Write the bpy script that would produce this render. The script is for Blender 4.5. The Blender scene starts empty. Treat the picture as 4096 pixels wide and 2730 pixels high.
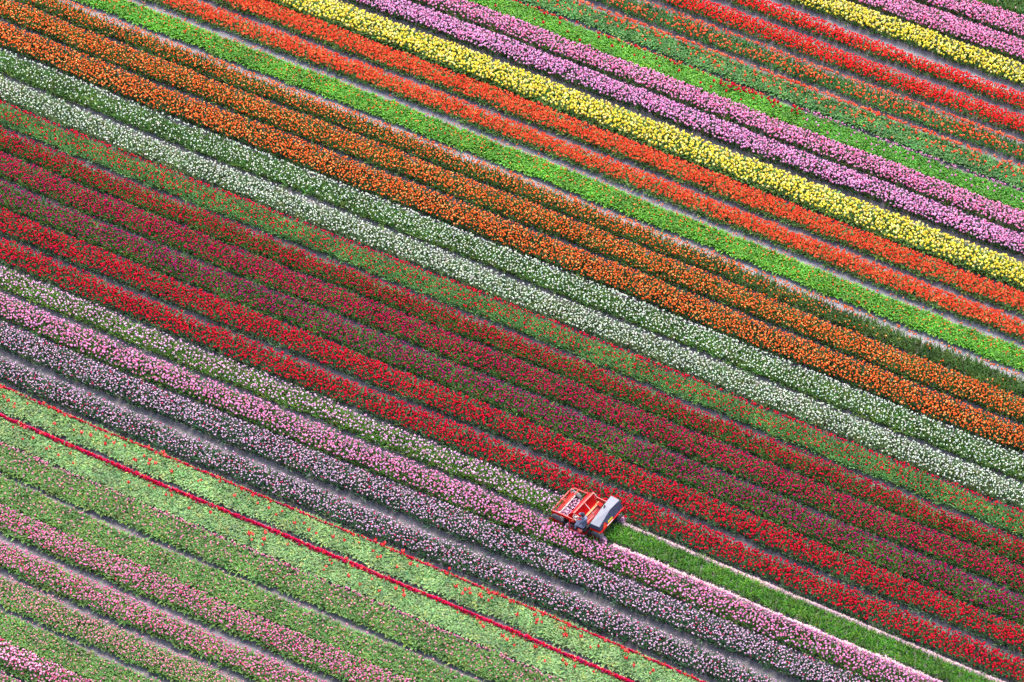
import bpy, bmesh, math, random
import numpy as np
from mathutils import Vector, Matrix

random.seed(7)
rng = np.random.default_rng(7)
scene = bpy.context.scene
COL = scene.collection
R = math.radians

# ------------------------------------------------------------------ camera, sky, sun, exposure
FOC, SCALE, PITCH = 18500.0, 93.0, R(44)
DIST = FOC / SCALE
cam_data = bpy.data.cameras.new('camera')
cam_data.sensor_width = 36.0
cam_data.lens = FOC / 4096.0 * 36.0
cam_data.clip_start = 1.0
cam_data.clip_end = 6000.0
cam = bpy.data.objects.new('camera', cam_data)
COL.objects.link(cam)
cam.location = (0, -DIST * math.cos(PITCH), DIST * math.sin(PITCH))
cam.rotation_euler = (math.pi / 2 - PITCH, 0, 0)
scene.camera = cam

SUN_EL, SUN_ROT = R(58), R(10)
world = bpy.data.worlds.new('World')
scene.world = world
world.use_nodes = True
wn = world.node_tree.nodes
bg = wn.get('Background') or wn.new('ShaderNodeBackground')
sky = wn.new('ShaderNodeTexSky')
sky.sky_type = 'NISHITA'
sky.sun_disc = False
sky.sun_elevation = SUN_EL
sky.sun_rotation = SUN_ROT
sky.air_density = 1.0
sky.dust_density = 3.0
world.node_tree.links.new(sky.outputs[0], bg.inputs[0])
bg.inputs[1].default_value = 0.15

sl = bpy.data.lights.new('sun', 'SUN')
sl.energy = 1.2
sl.angle = R(28)
sl.color = (1.0, 0.96, 0.9)
so = bpy.data.objects.new('sun', sl)
COL.objects.link(so)
_d = Vector((math.sin(SUN_ROT) * math.cos(SUN_EL), math.cos(SUN_ROT) * math.cos(SUN_EL), math.sin(SUN_EL)))
so.rotation_euler = _d.to_track_quat('Z', 'Y').to_euler()
so.location = _d * 60

scene.view_settings.view_transform = 'Standard'
scene.view_settings.look = 'None'
scene.view_settings.gamma = 1.0
scene.view_settings.use_curve_mapping = False
scene.view_settings.exposure = 1.75

# ------------------------------------------------------------------ helpers
def project(x, y, z=0.0):
    c, s = math.cos(PITCH), math.sin(PITCH)
    dx, dy, dz = x, y + DIST * c, z - DIST * s
    depth = dy * c - dz * s
    up = dy * s + dz * c
    return 2048 + FOC * dx / depth, 1365 - FOC * up / depth


def in_view(x, y, m=240):
    px, py = project(x, y)
    return (px > -m) & (px < 4096 + m) & (py > -m * .8) & (py < 2730 + m)


def link(o, parent=None):
    COL.objects.link(o)
    if parent is not None:
        o.parent = parent
    return o


def tag(o, label=None, cat=None, group=None, kind=None):
    if label: o['label'] = label
    if cat: o['category'] = cat
    if group: o['group'] = group
    if kind: o['kind'] = kind
    return o


def mesh_obj(name, verts, faces, mats=(), parent=None, smooth=False, midx=None):
    me = bpy.data.meshes.new(name)
    me.from_pydata([tuple(v) for v in verts], [], [tuple(f) for f in faces])
    for m in mats: me.materials.append(m)
    if midx is not None: me.polygons.foreach_set('material_index', midx)
    if smooth: me.polygons.foreach_set('use_smooth', [True] * len(me.polygons))
    me.update()
    return link(bpy.data.objects.new(name, me), parent)


def bm_obj(name, bm, mat, parent=None, smooth=False, bevel=0.0):
    if bevel:
        bmesh.ops.bevel(bm, geom=[e for e in bm.edges if e.calc_length() > bevel * 2.5], offset=bevel, segments=2, affect='EDGES', clamp_overlap=True)
    bmesh.ops.recalc_face_normals(bm, faces=bm.faces[:])
    me = bpy.data.meshes.new(name)
    bm.to_mesh(me); bm.free()
    for m in (mat if isinstance(mat, (list, tuple)) else [mat]): me.materials.append(m)
    if smooth: me.polygons.foreach_set('use_smooth', [True] * len(me.polygons))
    return link(bpy.data.objects.new(name, me), parent)


def add_box(bm, c, s, rot=None):
    M = Matrix.Translation(Vector(c))
    if rot is not None: M = M @ rot.to_4x4()
    M = M @ Matrix.Diagonal((s[0], s[1], s[2], 1))
    bmesh.ops.create_cube(bm, size=1.0, matrix=M)


def add_tube(bm, pts, r, n=8, caps=True):
    """round tube through a list of points"""
    pts = [Vector(p) for p in pts]
    rings = []
    for i, p in enumerate(pts):
        if i == 0: d = pts[1] - p
        elif i == len(pts) - 1: d = p - pts[i - 1]
        else: d = (pts[i + 1] - p).normalized() + (p - pts[i - 1]).normalized()
        d.normalize()
        a = Vector((0, 0, 1)) if abs(d.z) < .9 else Vector((1, 0, 0))
        u = d.cross(a).normalized(); v = d.cross(u).normalized()
        rr = r[i] if isinstance(r, (list, tuple)) else r
        rings.append([bm.verts.new(p + (u * math.cos(2 * math.pi * k / n) + v * math.sin(2 * math.pi * k / n)) * rr) for k in range(n)])
    for a, b in zip(rings[:-1], rings[1:]):
        for k in range(n):
            bm.faces.new((a[k], a[(k + 1) % n], b[(k + 1) % n], b[k]))
    if caps:
        bm.faces.new(rings[0]); bm.faces.new(rings[-1][::-1])


def add_beam(bm, p0, p1, w, h):
    """square bar from p0 to p1, w across, h upright"""
    p0, p1 = Vector(p0), Vector(p1)
    d = (p1 - p0); L = d.length; d.normalize()
    up = Vector((0, 0, 1)) if abs(d.z) < .95 else Vector((0, 1, 0))
    y = up.cross(d).normalized(); z = d.cross(y).normalized()
    rot = Matrix((d, y, z)).transposed()
    add_box(bm, (p0 + p1) / 2, (L, w, h), rot)


def add_plate(bm, pts, t):
    """flat polygon given its outline, thickened by t along its normal"""
    pts = [Vector(p) for p in pts]
    n = (pts[1] - pts[0]).cross(pts[2] - pts[0]).normalized() * (t / 2)
    a = [bm.verts.new(p + n) for p in pts]; b = [bm.verts.new(p - n) for p in pts]
    bm.faces.new(a); bm.faces.new(b[::-1])
    for i in range(len(pts)):
        j = (i + 1) % len(pts)
        bm.faces.new((a[i], b[i], b[j], a[j]))


def add_sheet(bm, prof, y0, y1, t):
    """profile in x,z swept from y0 to y1 as a sheet of thickness t"""
    n = len(prof); P = [Vector((p[0], 0, p[1])) for p in prof]
    off = []
    for i in range(n):
        d = P[min(i + 1, n - 1)] - P[max(i - 1, 0)]
        off.append(Vector((-d.z, 0, d.x)).normalized() * t)
    ring = P + [P[i] + off[i] for i in range(n - 1, -1, -1)]
    a = [bm.verts.new((p.x, y0, p.z)) for p in ring]
    b = [bm.verts.new((p.x, y1, p.z)) for p in ring]
    m = len(ring)
    for i in range(m):
        j = (i + 1) % m
        bm.faces.new((a[i], a[j], b[j], b[i]))
    for i in range(n - 1):
        bm.faces.new((a[i], a[m - 1 - i], a[m - 2 - i], a[i + 1]))
        bm.faces.new((b[i], b[i + 1], b[m - 2 - i], b[m - 1 - i]))


# ------------------------------------------------------------------ materials
def new_mat(name):
    m = bpy.data.materials.new(name)
    m.use_nodes = True
    nt = m.node_tree
    return m, nt, nt.nodes['Principled BSDF'], nt.links.new


def paint(name, col, rough=.4, spec=.5, metal=0.0, dirt=0.25, dirt_col=(.25, .2, .16), scale=9.0, coat=0.0):
    m, nt, b, ln = new_mat(name)
    tc = nt.nodes.new('ShaderNodeTexCoord')
    no = nt.nodes.new('ShaderNodeTexNoise'); no.inputs['Scale'].default_value = scale; no.inputs['Detail'].default_value = 6
    ln(tc.outputs['Object'], no.inputs['Vector'])
    rp = nt.nodes.new('ShaderNodeValToRGB')
    rp.color_ramp.elements[0].position = .48; rp.color_ramp.elements[1].position = .78
    rp.color_ramp.elements[0].color = (0, 0, 0, 1); rp.color_ramp.elements[1].color = (dirt, dirt, dirt, 1)
    ln(no.outputs[0], rp.inputs[0])
    mx = nt.nodes.new('ShaderNodeMix'); mx.data_type = 'RGBA'
    mx.inputs[6].default_value = (*col, 1); mx.inputs[7].default_value = (*dirt_col, 1)
    ln(rp.outputs[0], mx.inputs[0]); ln(mx.outputs[2], b.inputs['Base Color'])
    mr = nt.nodes.new('ShaderNodeMapRange'); mr.inputs[3].default_value = rough * .8; mr.inputs[4].default_value = min(1, rough * 1.4)
    ln(no.outputs[0], mr.inputs[0]); ln(mr.outputs[0], b.inputs['Roughness'])
    b.inputs['Metallic'].default_value = metal
    b.inputs['Specular IOR Level'].default_value = spec
    b.inputs['Coat Weight'].default_value = coat
    return m


RED = paint('red_paint', (.52, .001, .002), .5, spec=.15, dirt=.06)
DRED = paint('dark_red_paint', (.26, .001, .005), .5, spec=.3, dirt=.12)
WORN_SHEEN = paint('worn_salmon_sky_sheen', (.52, .05, .035), .5, dirt=.45, dirt_col=(.5, .24, .16))  # worn, dusty red with the pinkish sky sheen mixed into its colour
ORANGEBAR = paint('weathered_orange_bar', (.75, .26, .08), .6, dirt=.6, dirt_col=(.5, .4, .3))
ROOF_SHEEN = paint('hood_roof_sky_sheen', (.125, .130, .165), .45, dirt=.12, scale=3)  # same dark gloss as the sides, sky reflection painted in as lighter grey
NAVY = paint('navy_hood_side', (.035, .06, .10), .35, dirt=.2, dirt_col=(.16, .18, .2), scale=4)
BLACK = paint('black_rubber', (.015, .014, .015), .7, dirt=.4, dirt_col=(.08, .07, .06))
STEEL = paint('dull_steel', (.3, .29, .28), .45, metal=.7)
TYRE = paint('dusty_tyre', (.19, .165, .155), .9, dirt=.8, dirt_col=(.27, .23, .2), scale=14)
TYREW = paint('dark_tyre_wall', (.03, .03, .03), .8, dirt=.7, dirt_col=(.12, .1, .09))
YELLOW = paint('yellow_plate', (.85, .6, .0), .4, dirt=.1)
AMBER = paint('amber_lens', (.9, .25, .0), .2, dirt=0)
FLUO = paint('orange_reflector', (.9, .12, .02), .4, dirt=.05)
TRIRED = paint('dark_red_reflector', (.62, .0, .01), .35, dirt=.05)
WHITE = paint('off_white_plastic', (.42, .38, .36), .4, dirt=.2)
JACKET = paint('grey_blue_jacket', (.09, .11, .16), .9, dirt=.5, dirt_col=(.2, .22, .27), scale=14)
TROUSERS = paint('grey_blue_trousers', (.16, .18, .25), .9, dirt=.5, dirt_col=(.3, .32, .38), scale=14)
CAPCLOTH = paint('dark_navy_cap', (.008, .014, .035), .8, dirt=.1)
SKIN = paint('skin', (.5, .27, .19), .5, dirt=.1, dirt_col=(.55, .22, .16))
BOOT = paint('dark_boot', (.02, .018, .016), .6)
HAIR = paint('brown_hair', (.06, .035, .02), .7)


def inst_attr(nt, name, kind='INSTANCER'):
    a = nt.nodes.new('ShaderNodeAttribute'); a.attribute_type = kind; a.attribute_name = name
    return a


def petal_material():
    m, nt, b, ln = new_mat('tulip_petals')
    ca, cb = inst_attr(nt, 'ca'), inst_attr(nt, 'cb')
    t = inst_attr(nt, 'tip', 'GEOMETRY')
    mx = nt.nodes.new('ShaderNodeMix'); mx.data_type = 'RGBA'
    ln(t.outputs['Fac'], mx.inputs[0]); ln(ca.outputs['Color'], mx.inputs[6]); ln(cb.outputs['Color'], mx.inputs[7])
    ln(mx.outputs[2], b.inputs['Base Color'])
    b.inputs['Roughness'].default_value = .6
    b.inputs['Specular IOR Level'].default_value = .10
    tr = nt.nodes.new('ShaderNodeBsdfTranslucent'); ln(mx.outputs[2], tr.inputs[0])
    ms = nt.nodes.new('ShaderNodeMixShader'); ms.inputs[0].default_value = .3
    out = nt.nodes['Material Output']
    ln(b.outputs[0], ms.inputs[1]); ln(tr.outputs[0], ms.inputs[2]); ln(ms.outputs[0], out.inputs[0])
    return m


def leaf_material():
    m, nt, b, ln = new_mat('tulip_leaves')
    ca = inst_attr(nt, 'ca')
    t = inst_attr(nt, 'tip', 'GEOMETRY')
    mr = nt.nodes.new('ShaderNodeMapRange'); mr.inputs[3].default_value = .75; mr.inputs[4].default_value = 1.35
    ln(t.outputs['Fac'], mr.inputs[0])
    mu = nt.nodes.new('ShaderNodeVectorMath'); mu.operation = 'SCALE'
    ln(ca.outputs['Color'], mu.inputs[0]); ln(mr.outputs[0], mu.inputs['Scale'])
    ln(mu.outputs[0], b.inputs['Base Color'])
    b.inputs['Roughness'].default_value = .45
    b.inputs['Specular IOR Level'].default_value = .3
    tr = nt.nodes.new('ShaderNodeBsdfTranslucent'); ln(mu.outputs[0], tr.inputs[0])
    ms = nt.nodes.new('ShaderNodeMixShader'); ms.inputs[0].default_value = .25
    out = nt.nodes['Material Output']
    ln(b.outputs[0], ms.inputs[1]); ln(tr.outputs[0], ms.inputs[2]); ln(ms.outputs[0], out.inputs[0])
    return m


PETAL, LEAF = petal_material(), leaf_material()


def soil_material(name, use_attr=True, base=(.180, .158, .148)):
    m, nt, b, ln = new_mat(name)
    tc = nt.nodes.new('ShaderNodeTexCoord')
    n1 = nt.nodes.new('ShaderNodeTexNoise'); n1.inputs['Scale'].default_value = 1.3; n1.inputs['Detail'].default_value = 8; n1.inputs['Roughness'].default_value = .7
    n2 = nt.nodes.new('ShaderNodeTexNoise'); n2.inputs['Scale'].default_value = 22; n2.inputs['Detail'].default_value = 6; n2.inputs['Roughness'].default_value = .75
    for n in (n1, n2): ln(tc.outputs['Object'], n.inputs['Vector'])
    mx = nt.nodes.new('ShaderNodeMix'); mx.data_type = 'RGBA'
    mx.inputs[6].default_value = (base[0] * .6, base[1] * .55, base[2] * .55, 1)
    mx.inputs[7].default_value = (base[0] * 1.35, base[1] * 1.35, base[2] * 1.4, 1)
    ad = nt.nodes.new('ShaderNodeMath'); ad.operation = 'MULTIPLY_ADD'; ad.inputs[1].default_value = .9; ad.inputs[2].default_value = 0
    av = nt.nodes.new('ShaderNodeMath'); av.operation = 'ADD'
    ln(n1.outputs[0], av.inputs[0]); ln(n2.outputs[0], av.inputs[1])
    mr = nt.nodes.new('ShaderNodeMapRange'); mr.inputs[1].default_value = .75; mr.inputs[2].default_value = 1.3
    ln(av.outputs[0], mr.inputs[0]); ln(mr.outputs[0], mx.inputs[0])
    last = mx.outputs[2]
    if use_attr:
        at = inst_attr(nt, 'dry', 'GEOMETRY')
        m2 = nt.nodes.new('ShaderNodeMix'); m2.data_type = 'RGBA'
        m2.inputs[7].default_value = (.30, .275, .285, 1)
        k = nt.nodes.new('ShaderNodeMath'); k.operation = 'MULTIPLY'
        ln(at.outputs['Fac'], k.inputs[0])
        m3 = nt.nodes.new('ShaderNodeMapRange'); m3.inputs[3].default_value = .7; m3.inputs[4].default_value = 1.0
        ln(mr.outputs[0], m3.inputs[0]); ln(m3.outputs[0], k.inputs[1])
        ln(k.outputs[0], m2.inputs[0]); ln(last, m2.inputs[6]); last = m2.outputs[2]
    ln(last, b.inputs['Base Color'])
    b.inputs['Roughness'].default_value = .95
    bp = nt.nodes.new('ShaderNodeBump'); bp.inputs['Strength'].default_value = .7; bp.inputs['Distance'].default_value = .06
    ln(n2.outputs[0], bp.inputs['Height']); ln(bp.outputs[0], b.inputs['Normal'])
    return m


# ------------------------------------------------------------------ the field's rows
SH = (-11.6047, -0.3895, -0.0065, 0.2532)
BT = [(0, 35.413, -0.002, 1.35),(1, 33.699, -0.003, 1.222),(2, 31.961, -0.004, 1.214),(3, 30.244, -0.008, 1.206),(4, 28.513, -0.016, 0.861),(5, 26.693, -0.024, 1.055),(6, 24.93, -0.031, 1.094),(7, 23.115, -0.044, 1.13),(8, 21.532, -0.042, 1.036),(9, 19.979, -0.036, 1.088),(10, 18.338, -0.04, 1.11),(11, 16.207, -0.069, 1.4),(12, 14.687, -0.109, 1.038),(13, 12.969, -0.132, 0.959),(14, 11.119, -0.131, 1.11),(15, 9.295, -0.123, 0.972),(16, 7.63, -0.097, 1.205),(17, 5.697, -0.079, 1.395),(18, 4.047, -0.043, 1.205),(19, 2.24, -0.008, 1.247),(20, 0.662, -0.006, 1.137),(21, -1.045, -0.007, 1.107),(22, -2.743, 0.005, 1.271),(23, -4.532, 0.025, 1.299),(24, -6.192, 0.035, 1.222),(25, -8.038, 0.028, 1.231),(26, -9.53, 0.052, 1.06),(27, -11.293, 0.129, 1.197),(28, -12.976, 0.181, 1.25),(29, -14.905, 0.155, 1.143),(30, -16.513, 0.104, 1.213),(31, -18.31, 0.098, 1.27),(32, -19.972, 0.103, 1.269),(33, -21.914, 0.059, 1.297),(34, -23.435, 0.034, 1.164),(35, -25.386, 0.022, 1.16),(36, -27.327, 0.012, 1.246),(37, -29.189, 0.007, 1.303),(38, -30.63, 0.005, 1.166)]
for i in range(1, 4): BT.insert(0, (-i, 35.413 + 1.74 * i, -.002, 1.2))
for i in range(1, 4): BT.append((38 + i, -30.63 - 1.75 * i, .005, 1.2))
BED = {k: (a, d, w) for k, a, d, w in BT}


def row_y(k, gx):
    a, d, w = BED[k]
    g = np.clip(np.asarray(gx, float) / 20.0, -1.55, 1.55)
    ge = np.asarray(gx, float) / 20.0 - g
    return a + (SH[0] + d) * (g + ge) + SH[1] * g**2 + SH[2] * g**3 + SH[3] * g**4


def wob(x, seed, amp=1.0):
    """smooth one-dimensional noise"""
    r = np.random.default_rng(int(seed) + 1000)
    s = 0
    for f in (.23, .6, 1.3, 2.9, 5.3):
        s = s + np.sin(x * f * 2 * math.pi / 2.0 + r.uniform(0, 6.28)) * (.5 / (1 + f))
    return s * amp


def patch(x, y, seed, f=1.0):
    """smooth two-dimensional noise, about -1 to 1"""
    r = np.random.default_rng(int(seed) + 1000)
    s = 0
    for i in range(7):
        a = r.uniform(0, 6.28); q = f * r.uniform(.6, 2.2)
        s = s + np.sin((x * math.cos(a) + y * math.sin(a)) * q + r.uniform(0, 6.28))
    return s / 3.2


# ------------------------------------------------------------------ ground
XR = 30.0
def dry_of(k):
    return {13: .75, 14: .9, 3: .85, 15: .25, 4: .3, 12: .25, 26: .25, 34: .3, 35: .25, 36: .25, 28: .1, 24: .2, 20: .2}.get(k, .08)


def build_ground():
    g = mesh_obj('ground', [(-3000, -3000, -.13), (3000, -3000, -.13), (3000, 3000, -.13), (-3000, 3000, -.13)], [(0, 1, 2, 3)],
                 [soil_material('far_soil', False, (.11, .13, .07))])
    tag(g, kind='structure')
    # field soil: a strip mesh that follows the rows, beds a little raised, wheel paths sunk
    ks = sorted(BED)
    xs = np.arange(-XR, XR + .01, .3)
    cols = []; zs = []; dr = []
    cols.append(row_y(ks[0], xs) + BED[ks[0]][2] + 1.5); zs.append(np.full_like(xs, -.05)); dr.append(0 * xs)
    for i, k in enumerate(ks):
        yf = row_y(k, xs); yb = yf + BED[k][2]
        for f, z in ((1.04, -.02), (.93, .035), (.7, .05), (.5, .05), (.3, .05), (.07, .03), (-.04, -.02)):
            cols.append(yf + (yb - yf) * f); zs.append(z + .012 * rng.standard_normal(len(xs))); dr.append(np.full_like(xs, .0) + dry_of(k) * .3)
        if k + 1 in BED:
            yn = row_y(k + 1, xs) + BED[k + 1][2]
            for f, z in ((.2, -.045), (.35, -.055), (.5, -.035), (.65, -.055), (.82, -.045)):
                cols.append(yf + (yn - yf) * f); zs.append(z + .012 * rng.standard_normal(len(xs)))
                dr.append(np.clip(np.full_like(xs, dry_of(k)) * (1.15 if f in (.35, .65) else .95) + .1 * wob(xs, k * 7 + int(f * 10)), 0, 1))
    cols.append(row_y(ks[-1], xs) - 1.5); zs.append(np.full_like(xs, -.05)); dr.append(0 * xs)
    Y = np.array(cols); Z = np.array(zs); Dm = np.array(dr)
    nr, nc = Y.shape
    V = np.stack([np.broadcast_to(xs, Y.shape), Y, Z], -1).reshape(-1, 3)
    idx = np.arange(nr * nc).reshape(nr, nc)
    F = np.stack([idx[:-1, :-1], idx[1:, :-1], idx[1:, 1:], idx[:-1, 1:]], -1).reshape(-1, 4)
    me = bpy.data.meshes.new('field_soil')
    me.from_pydata(V.tolist(), [], F.tolist())
    at = me.attributes.new('dry', 'FLOAT', 'POINT'); at.data.foreach_set('value', Dm.reshape(-1).astype('f'))
    me.materials.append(soil_material('field_soil'))
    me.polygons.foreach_set('use_smooth', [True] * len(me.polygons))
    o = link(bpy.data.objects.new('field_soil', me))
    tag(o, kind='structure')


build_ground()

# ------------------------------------------------------------------ prototypes for blooms and leaves (mesh data only)
def bloom_mesh(name, rings, sides=6, petal=.0, centre=.75, tip_fn=None, twist=0.0, seed=0):
    """rings: (z, radius, tip) in units of one bloom; petals alternate in radius; open top with dark hollow"""
    r = random.Random(seed)
    V = []; F = []; T = []
    n = sides
    for i, (z, rad, t) in enumerate(rings):
        for k in range(n):
            a = 2 * math.pi * (k + twist * i) / n
            rr = rad * (1 + petal * (1 if k % 2 else -1) * (i / (len(rings) - 1))) * r.uniform(.94, 1.06)
            zz = z + (petal * .5 * (1 if k % 2 else -1) * (i == len(rings) - 1))
            V.append((rr * math.cos(a), rr * math.sin(a), zz)); T.append(t)
    for i in range(len(rings) - 1):
        for k in range(n):
            a, b = i * n + k, i * n + (k + 1) % n
            F.append((a, b, b + n, a + n))
    V.append((0, 0, centre)); T.append(tip_fn if tip_fn is not None else 0)
    c = len(V) - 1; L = (len(rings) - 1) * n
    for k in range(n): F.append((L + k, L + (k + 1) % n, c))
    V.append((0, 0, rings[0][0] - .05)); T.append(rings[0][2])
    for k in range(n): F.append((k, c + 1, (k + 1) % n))
    me = bpy.data.meshes.new(name)
    me.from_pydata(V, [], F)
    at = me.attributes.new('tip', 'FLOAT', 'POINT'); at.data.foreach_set('value', T)
    me.materials.append(PETAL)
    me.polygons.foreach_set('use_smooth', [True] * len(me.polygons))
    return me


# shapes are in metres: about 6 cm across, 6.5 cm tall
def sc(rings, r=.042, h=.066): return [(z * h, q * r, t) for z, q, t in rings]
CUP = [bloom_mesh('bloom_cup', sc([(0, .45, 0), (.22, .92, .0), (.55, 1.0, .25), (.85, .85, .8), (1.0, .5, 1)]), 6, .05, .058, 0.6, .1, s) for s in (1, 2, 9)]
CUP += [bloom_mesh('bloom_open', sc([(0, .4, 0), (.2, .9, .0), (.55, 1.08, .4), (.9, 1.0, 1)]), 6, .08, .035, 0.0, .0, 3)]
DOUBLE = [bloom_mesh('bloom_double', sc([(0, .4, 0), (.15, 1.1, .2), (.5, 1.3, .6), (.8, .95, 1), (.85, .45, .1)], .036, .065), 7, .13, .05, 0.9, .3, s) for s in (4, 5, 6)]
WIDE = [bloom_mesh('bloom_wide', sc([(0, .3, .2), (.2, .9, .2), (.5, 1.5, .0), (.62, 2.0, 0)], .034, .07), 6, .22, .015, 1.0, .0, s) for s in (7, 8)]


def leaf_geo(L, W, az, lift, droop, seg=5, base=(0, 0, 0)):
    V = []; F = []; T = []
    p = Vector(base); ang = lift; st = L / seg
    ca, sa = math.cos(az), math.sin(az)
    prof = [.45, .9, 1.0, .85, .55, .05]
    for i in range(seg + 1):
        w = W * prof[i] / 2
        t = i / seg
        V += [(p.x - sa * w, p.y + ca * w, p.z + w * .55), (p.x, p.y, p.z), (p.x + sa * w, p.y - ca * w, p.z + w * .55)]
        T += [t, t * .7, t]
        p = p + Vector((ca * math.cos(ang), sa * math.cos(ang), math.sin(ang))) * st
        ang -= droop / seg
    for i in range(seg):
        a = i * 3
        F += [(a, a + 1, a + 4, a + 3), (a + 1, a + 2, a + 5, a + 4)]
    return V, F, T


def rosette(name, n, L, W, lift, droop, seed, stem=.0):
    r = random.Random(seed)
    V = []; F = []; T = []
    for i in range(n):
        v, f, t = leaf_geo(L * r.uniform(.8, 1.15), W * r.uniform(.8, 1.2), 2 * math.pi * i / n + r.uniform(-.5, .5), lift + r.uniform(-.2, .2), droop + r.uniform(-.3, .3), base=(0, 0, 0))
        o = len(V)
        V += v; T += t; F += [tuple(q + o for q in ff) for ff in f]
    if stem:
        o = len(V); rr = .005
        for z in (0, stem):
            for k in range(3): V.append((rr * math.cos(2.1 * k), rr * math.sin(2.1 * k), z)); T.append(.6)
        for k in range(3): F.append((o + k, o + (k + 1) % 3, o + 3 + (k + 1) % 3, o + 3 + k))
    me = bpy.data.meshes.new(name)
    me.from_pydata(V, [], F)
    at = me.attributes.new('tip', 'FLOAT', 'POINT'); at.data.foreach_set('value', T)
    me.materials.append(LEAF)
    me.polygons.foreach_set('use_smooth', [True] * len(me.polygons))
    return me


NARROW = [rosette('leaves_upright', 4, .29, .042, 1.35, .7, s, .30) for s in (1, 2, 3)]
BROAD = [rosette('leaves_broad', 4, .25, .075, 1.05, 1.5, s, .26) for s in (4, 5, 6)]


def proto(me):
    return bpy.data.objects.new(me.name, me)      # never linked: only a source of geometry


PROTO = {n: [proto(m) for m in L] for n, L in dict(cup=CUP, double=DOUBLE, wide=WIDE, narrow=NARROW, broad=BROAD).items()}
_groups = {}
def scatter_group(kind):
    if kind in _groups: return _groups[kind]
    ng = bpy.data.node_groups.new('scatter_' + kind, 'GeometryNodeTree')
    ng.interface.new_socket('Geometry', in_out='INPUT', socket_type='NodeSocketGeometry')
    ng.interface.new_socket('Geometry', in_out='OUTPUT', socket_type='NodeSocketGeometry')
    N = ng.nodes; ln = ng.links.new
    gi, go = N.new('NodeGroupInput'), N.new('NodeGroupOutput')
    jo = N.new('GeometryNodeJoinGeometry')
    for ob in reversed(PROTO[kind]):
        oi = N.new('GeometryNodeObjectInfo'); oi.inputs[0].default_value = ob; oi.inputs['As Instance'].default_value = True
        ln(oi.outputs['Geometry'], jo.inputs[0])
    def attr(name, dt):
        a = N.new('GeometryNodeInputNamedAttribute'); a.data_type = dt; a.inputs[0].default_value = name
        return a.outputs['Attribute']
    ip = N.new('GeometryNodeInstanceOnPoints')
    ln(gi.outputs[0], ip.inputs['Points']); ln(jo.outputs[0], ip.inputs['Instance'])
    ip.inputs['Pick Instance'].default_value = True
    ln(attr('var', 'INT'), ip.inputs['Instance Index'])
    ln(attr('rot', 'FLOAT_VECTOR'), ip.inputs['Rotation'])
    ln(attr('siz', 'FLOAT_VECTOR'), ip.inputs['Scale'])
    ln(ip.outputs[0], go.inputs[0])
    _groups[kind] = ng
    return ng


def scatter(name, kind, P, rot, siz, ca, cb=None, parent=None):
    n = len(P)
    me = bpy.data.meshes.new(name)
    me.vertices.add(n)
    me.vertices.foreach_set('co', np.asarray(P, 'f').reshape(-1))
    def put(nm, ty, arr, key):
        a = me.attributes.new(nm, ty, 'POINT'); a.data.foreach_set(key, np.ascontiguousarray(arr).reshape(-1))
    put('var', 'INT', rng.integers(0, len(PROTO[kind]), n).astype('i'), 'value')
    put('rot', 'FLOAT_VECTOR', np.asarray(rot, 'f'), 'vector')
    put('siz', 'FLOAT_VECTOR', np.asarray(siz, 'f'), 'vector')
    one = np.ones((n, 1))
    put('ca', 'FLOAT_COLOR', np.hstack([np.clip(ca, 0, 1), one]).astype('f'), 'color')
    put('cb', 'FLOAT_COLOR', np.hstack([np.clip(ca if cb is None else cb, 0, 1), one]).astype('f'), 'color')
    o = link(bpy.data.objects.new(name, me), parent)
    md = o.modifiers.new('scatter', 'NODES'); md.node_group = scatter_group(kind)
    o['kind'] = 'stuff'
    return o


# ------------------------------------------------------------------ bloom colours: list of (weight, body colour, tip colour)
C = dict(
    orange=[(.75, (.76, .045, .010), (.86, .20, .035)), (.25, (.78, .12, .02), (.92, .48, .14))],
    white=[(.75, (.62, .65, .46), (.82, .83, .72)), (.25, (.56, .60, .42), (.74, .75, .60))],
    red=[(.75, (.52, .0008, .020), (.64, .001, .022)), (.25, (.42, .001, .035), (.54, .002, .04))],
    crimson=[(.75, (.42, .001, .018), (.56, .002, .026)), (.25, (.34, .002, .040), (.50, .003, .065))],
    wine=[(.6, (.42, .001, .040), (.57, .002, .058)), (.4, (.33, .001, .065), (.50, .004, .095))],
    purple=[(.5, (.36, .001, .055), (.50, .003, .08)), (.5, (.26, .003, .09), (.42, .006, .14))],
    redgreen=[(1, (.58, .001, .025), (.74, .002, .030))],
    palepink=[(.7, (.62, .18, .38), (.84, .50, .66)), (.3, (.74, .40, .54), (.88, .66, .74))],
    pink=[(.65, (.60, .12, .32), (.86, .42, .64)), (.35, (.72, .08, .26), (.84, .30, .50))],
    bicolour=[(.9, (.32, .02, .11), (.84, .60, .76)), (.1, (.35, .0, .06), (.7, .06, .2))],
    rose=[(.9, (.56, .003, .10), (.86, .36, .54)), (.1, (.6, .003, .08), (.8, .10, .25))],
    roselight=[(.9, (.55, .02, .08), (.86, .42, .50)), (.1, (.6, .1, .05), (.8, .4, .3))],
    scarlet=[(.7, (.84, .022, .014), (.92, .14, .045)), (.3, (.86, .07, .02), (.95, .28, .09))],
    vermilion=[(.9, (.78, .004, .010), (.88, .02, .022)), (.1, (.80, .08, .03), (.9, .2, .06))],
    orangered=[(.6, (.82, .03, .014), (.92, .11, .035)), (.4, (.80, .08, .03), (.92, .28, .11))],
    lilac=[(.8, (.72, .18, .44), (.86, .46, .68)), (.2, (.62, .04, .26), (.82, .28, .52))],
    lilacpink=[(.8, (.76, .14, .36), (.88, .42, .62)), (.2, (.68, .02, .18), (.86, .24, .44))],
    yellow=[(.7, (.84, .60, .012), (.92, .78, .10)), (.3, (.88, .70, .10), (.94, .86, .34))],
)
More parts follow.
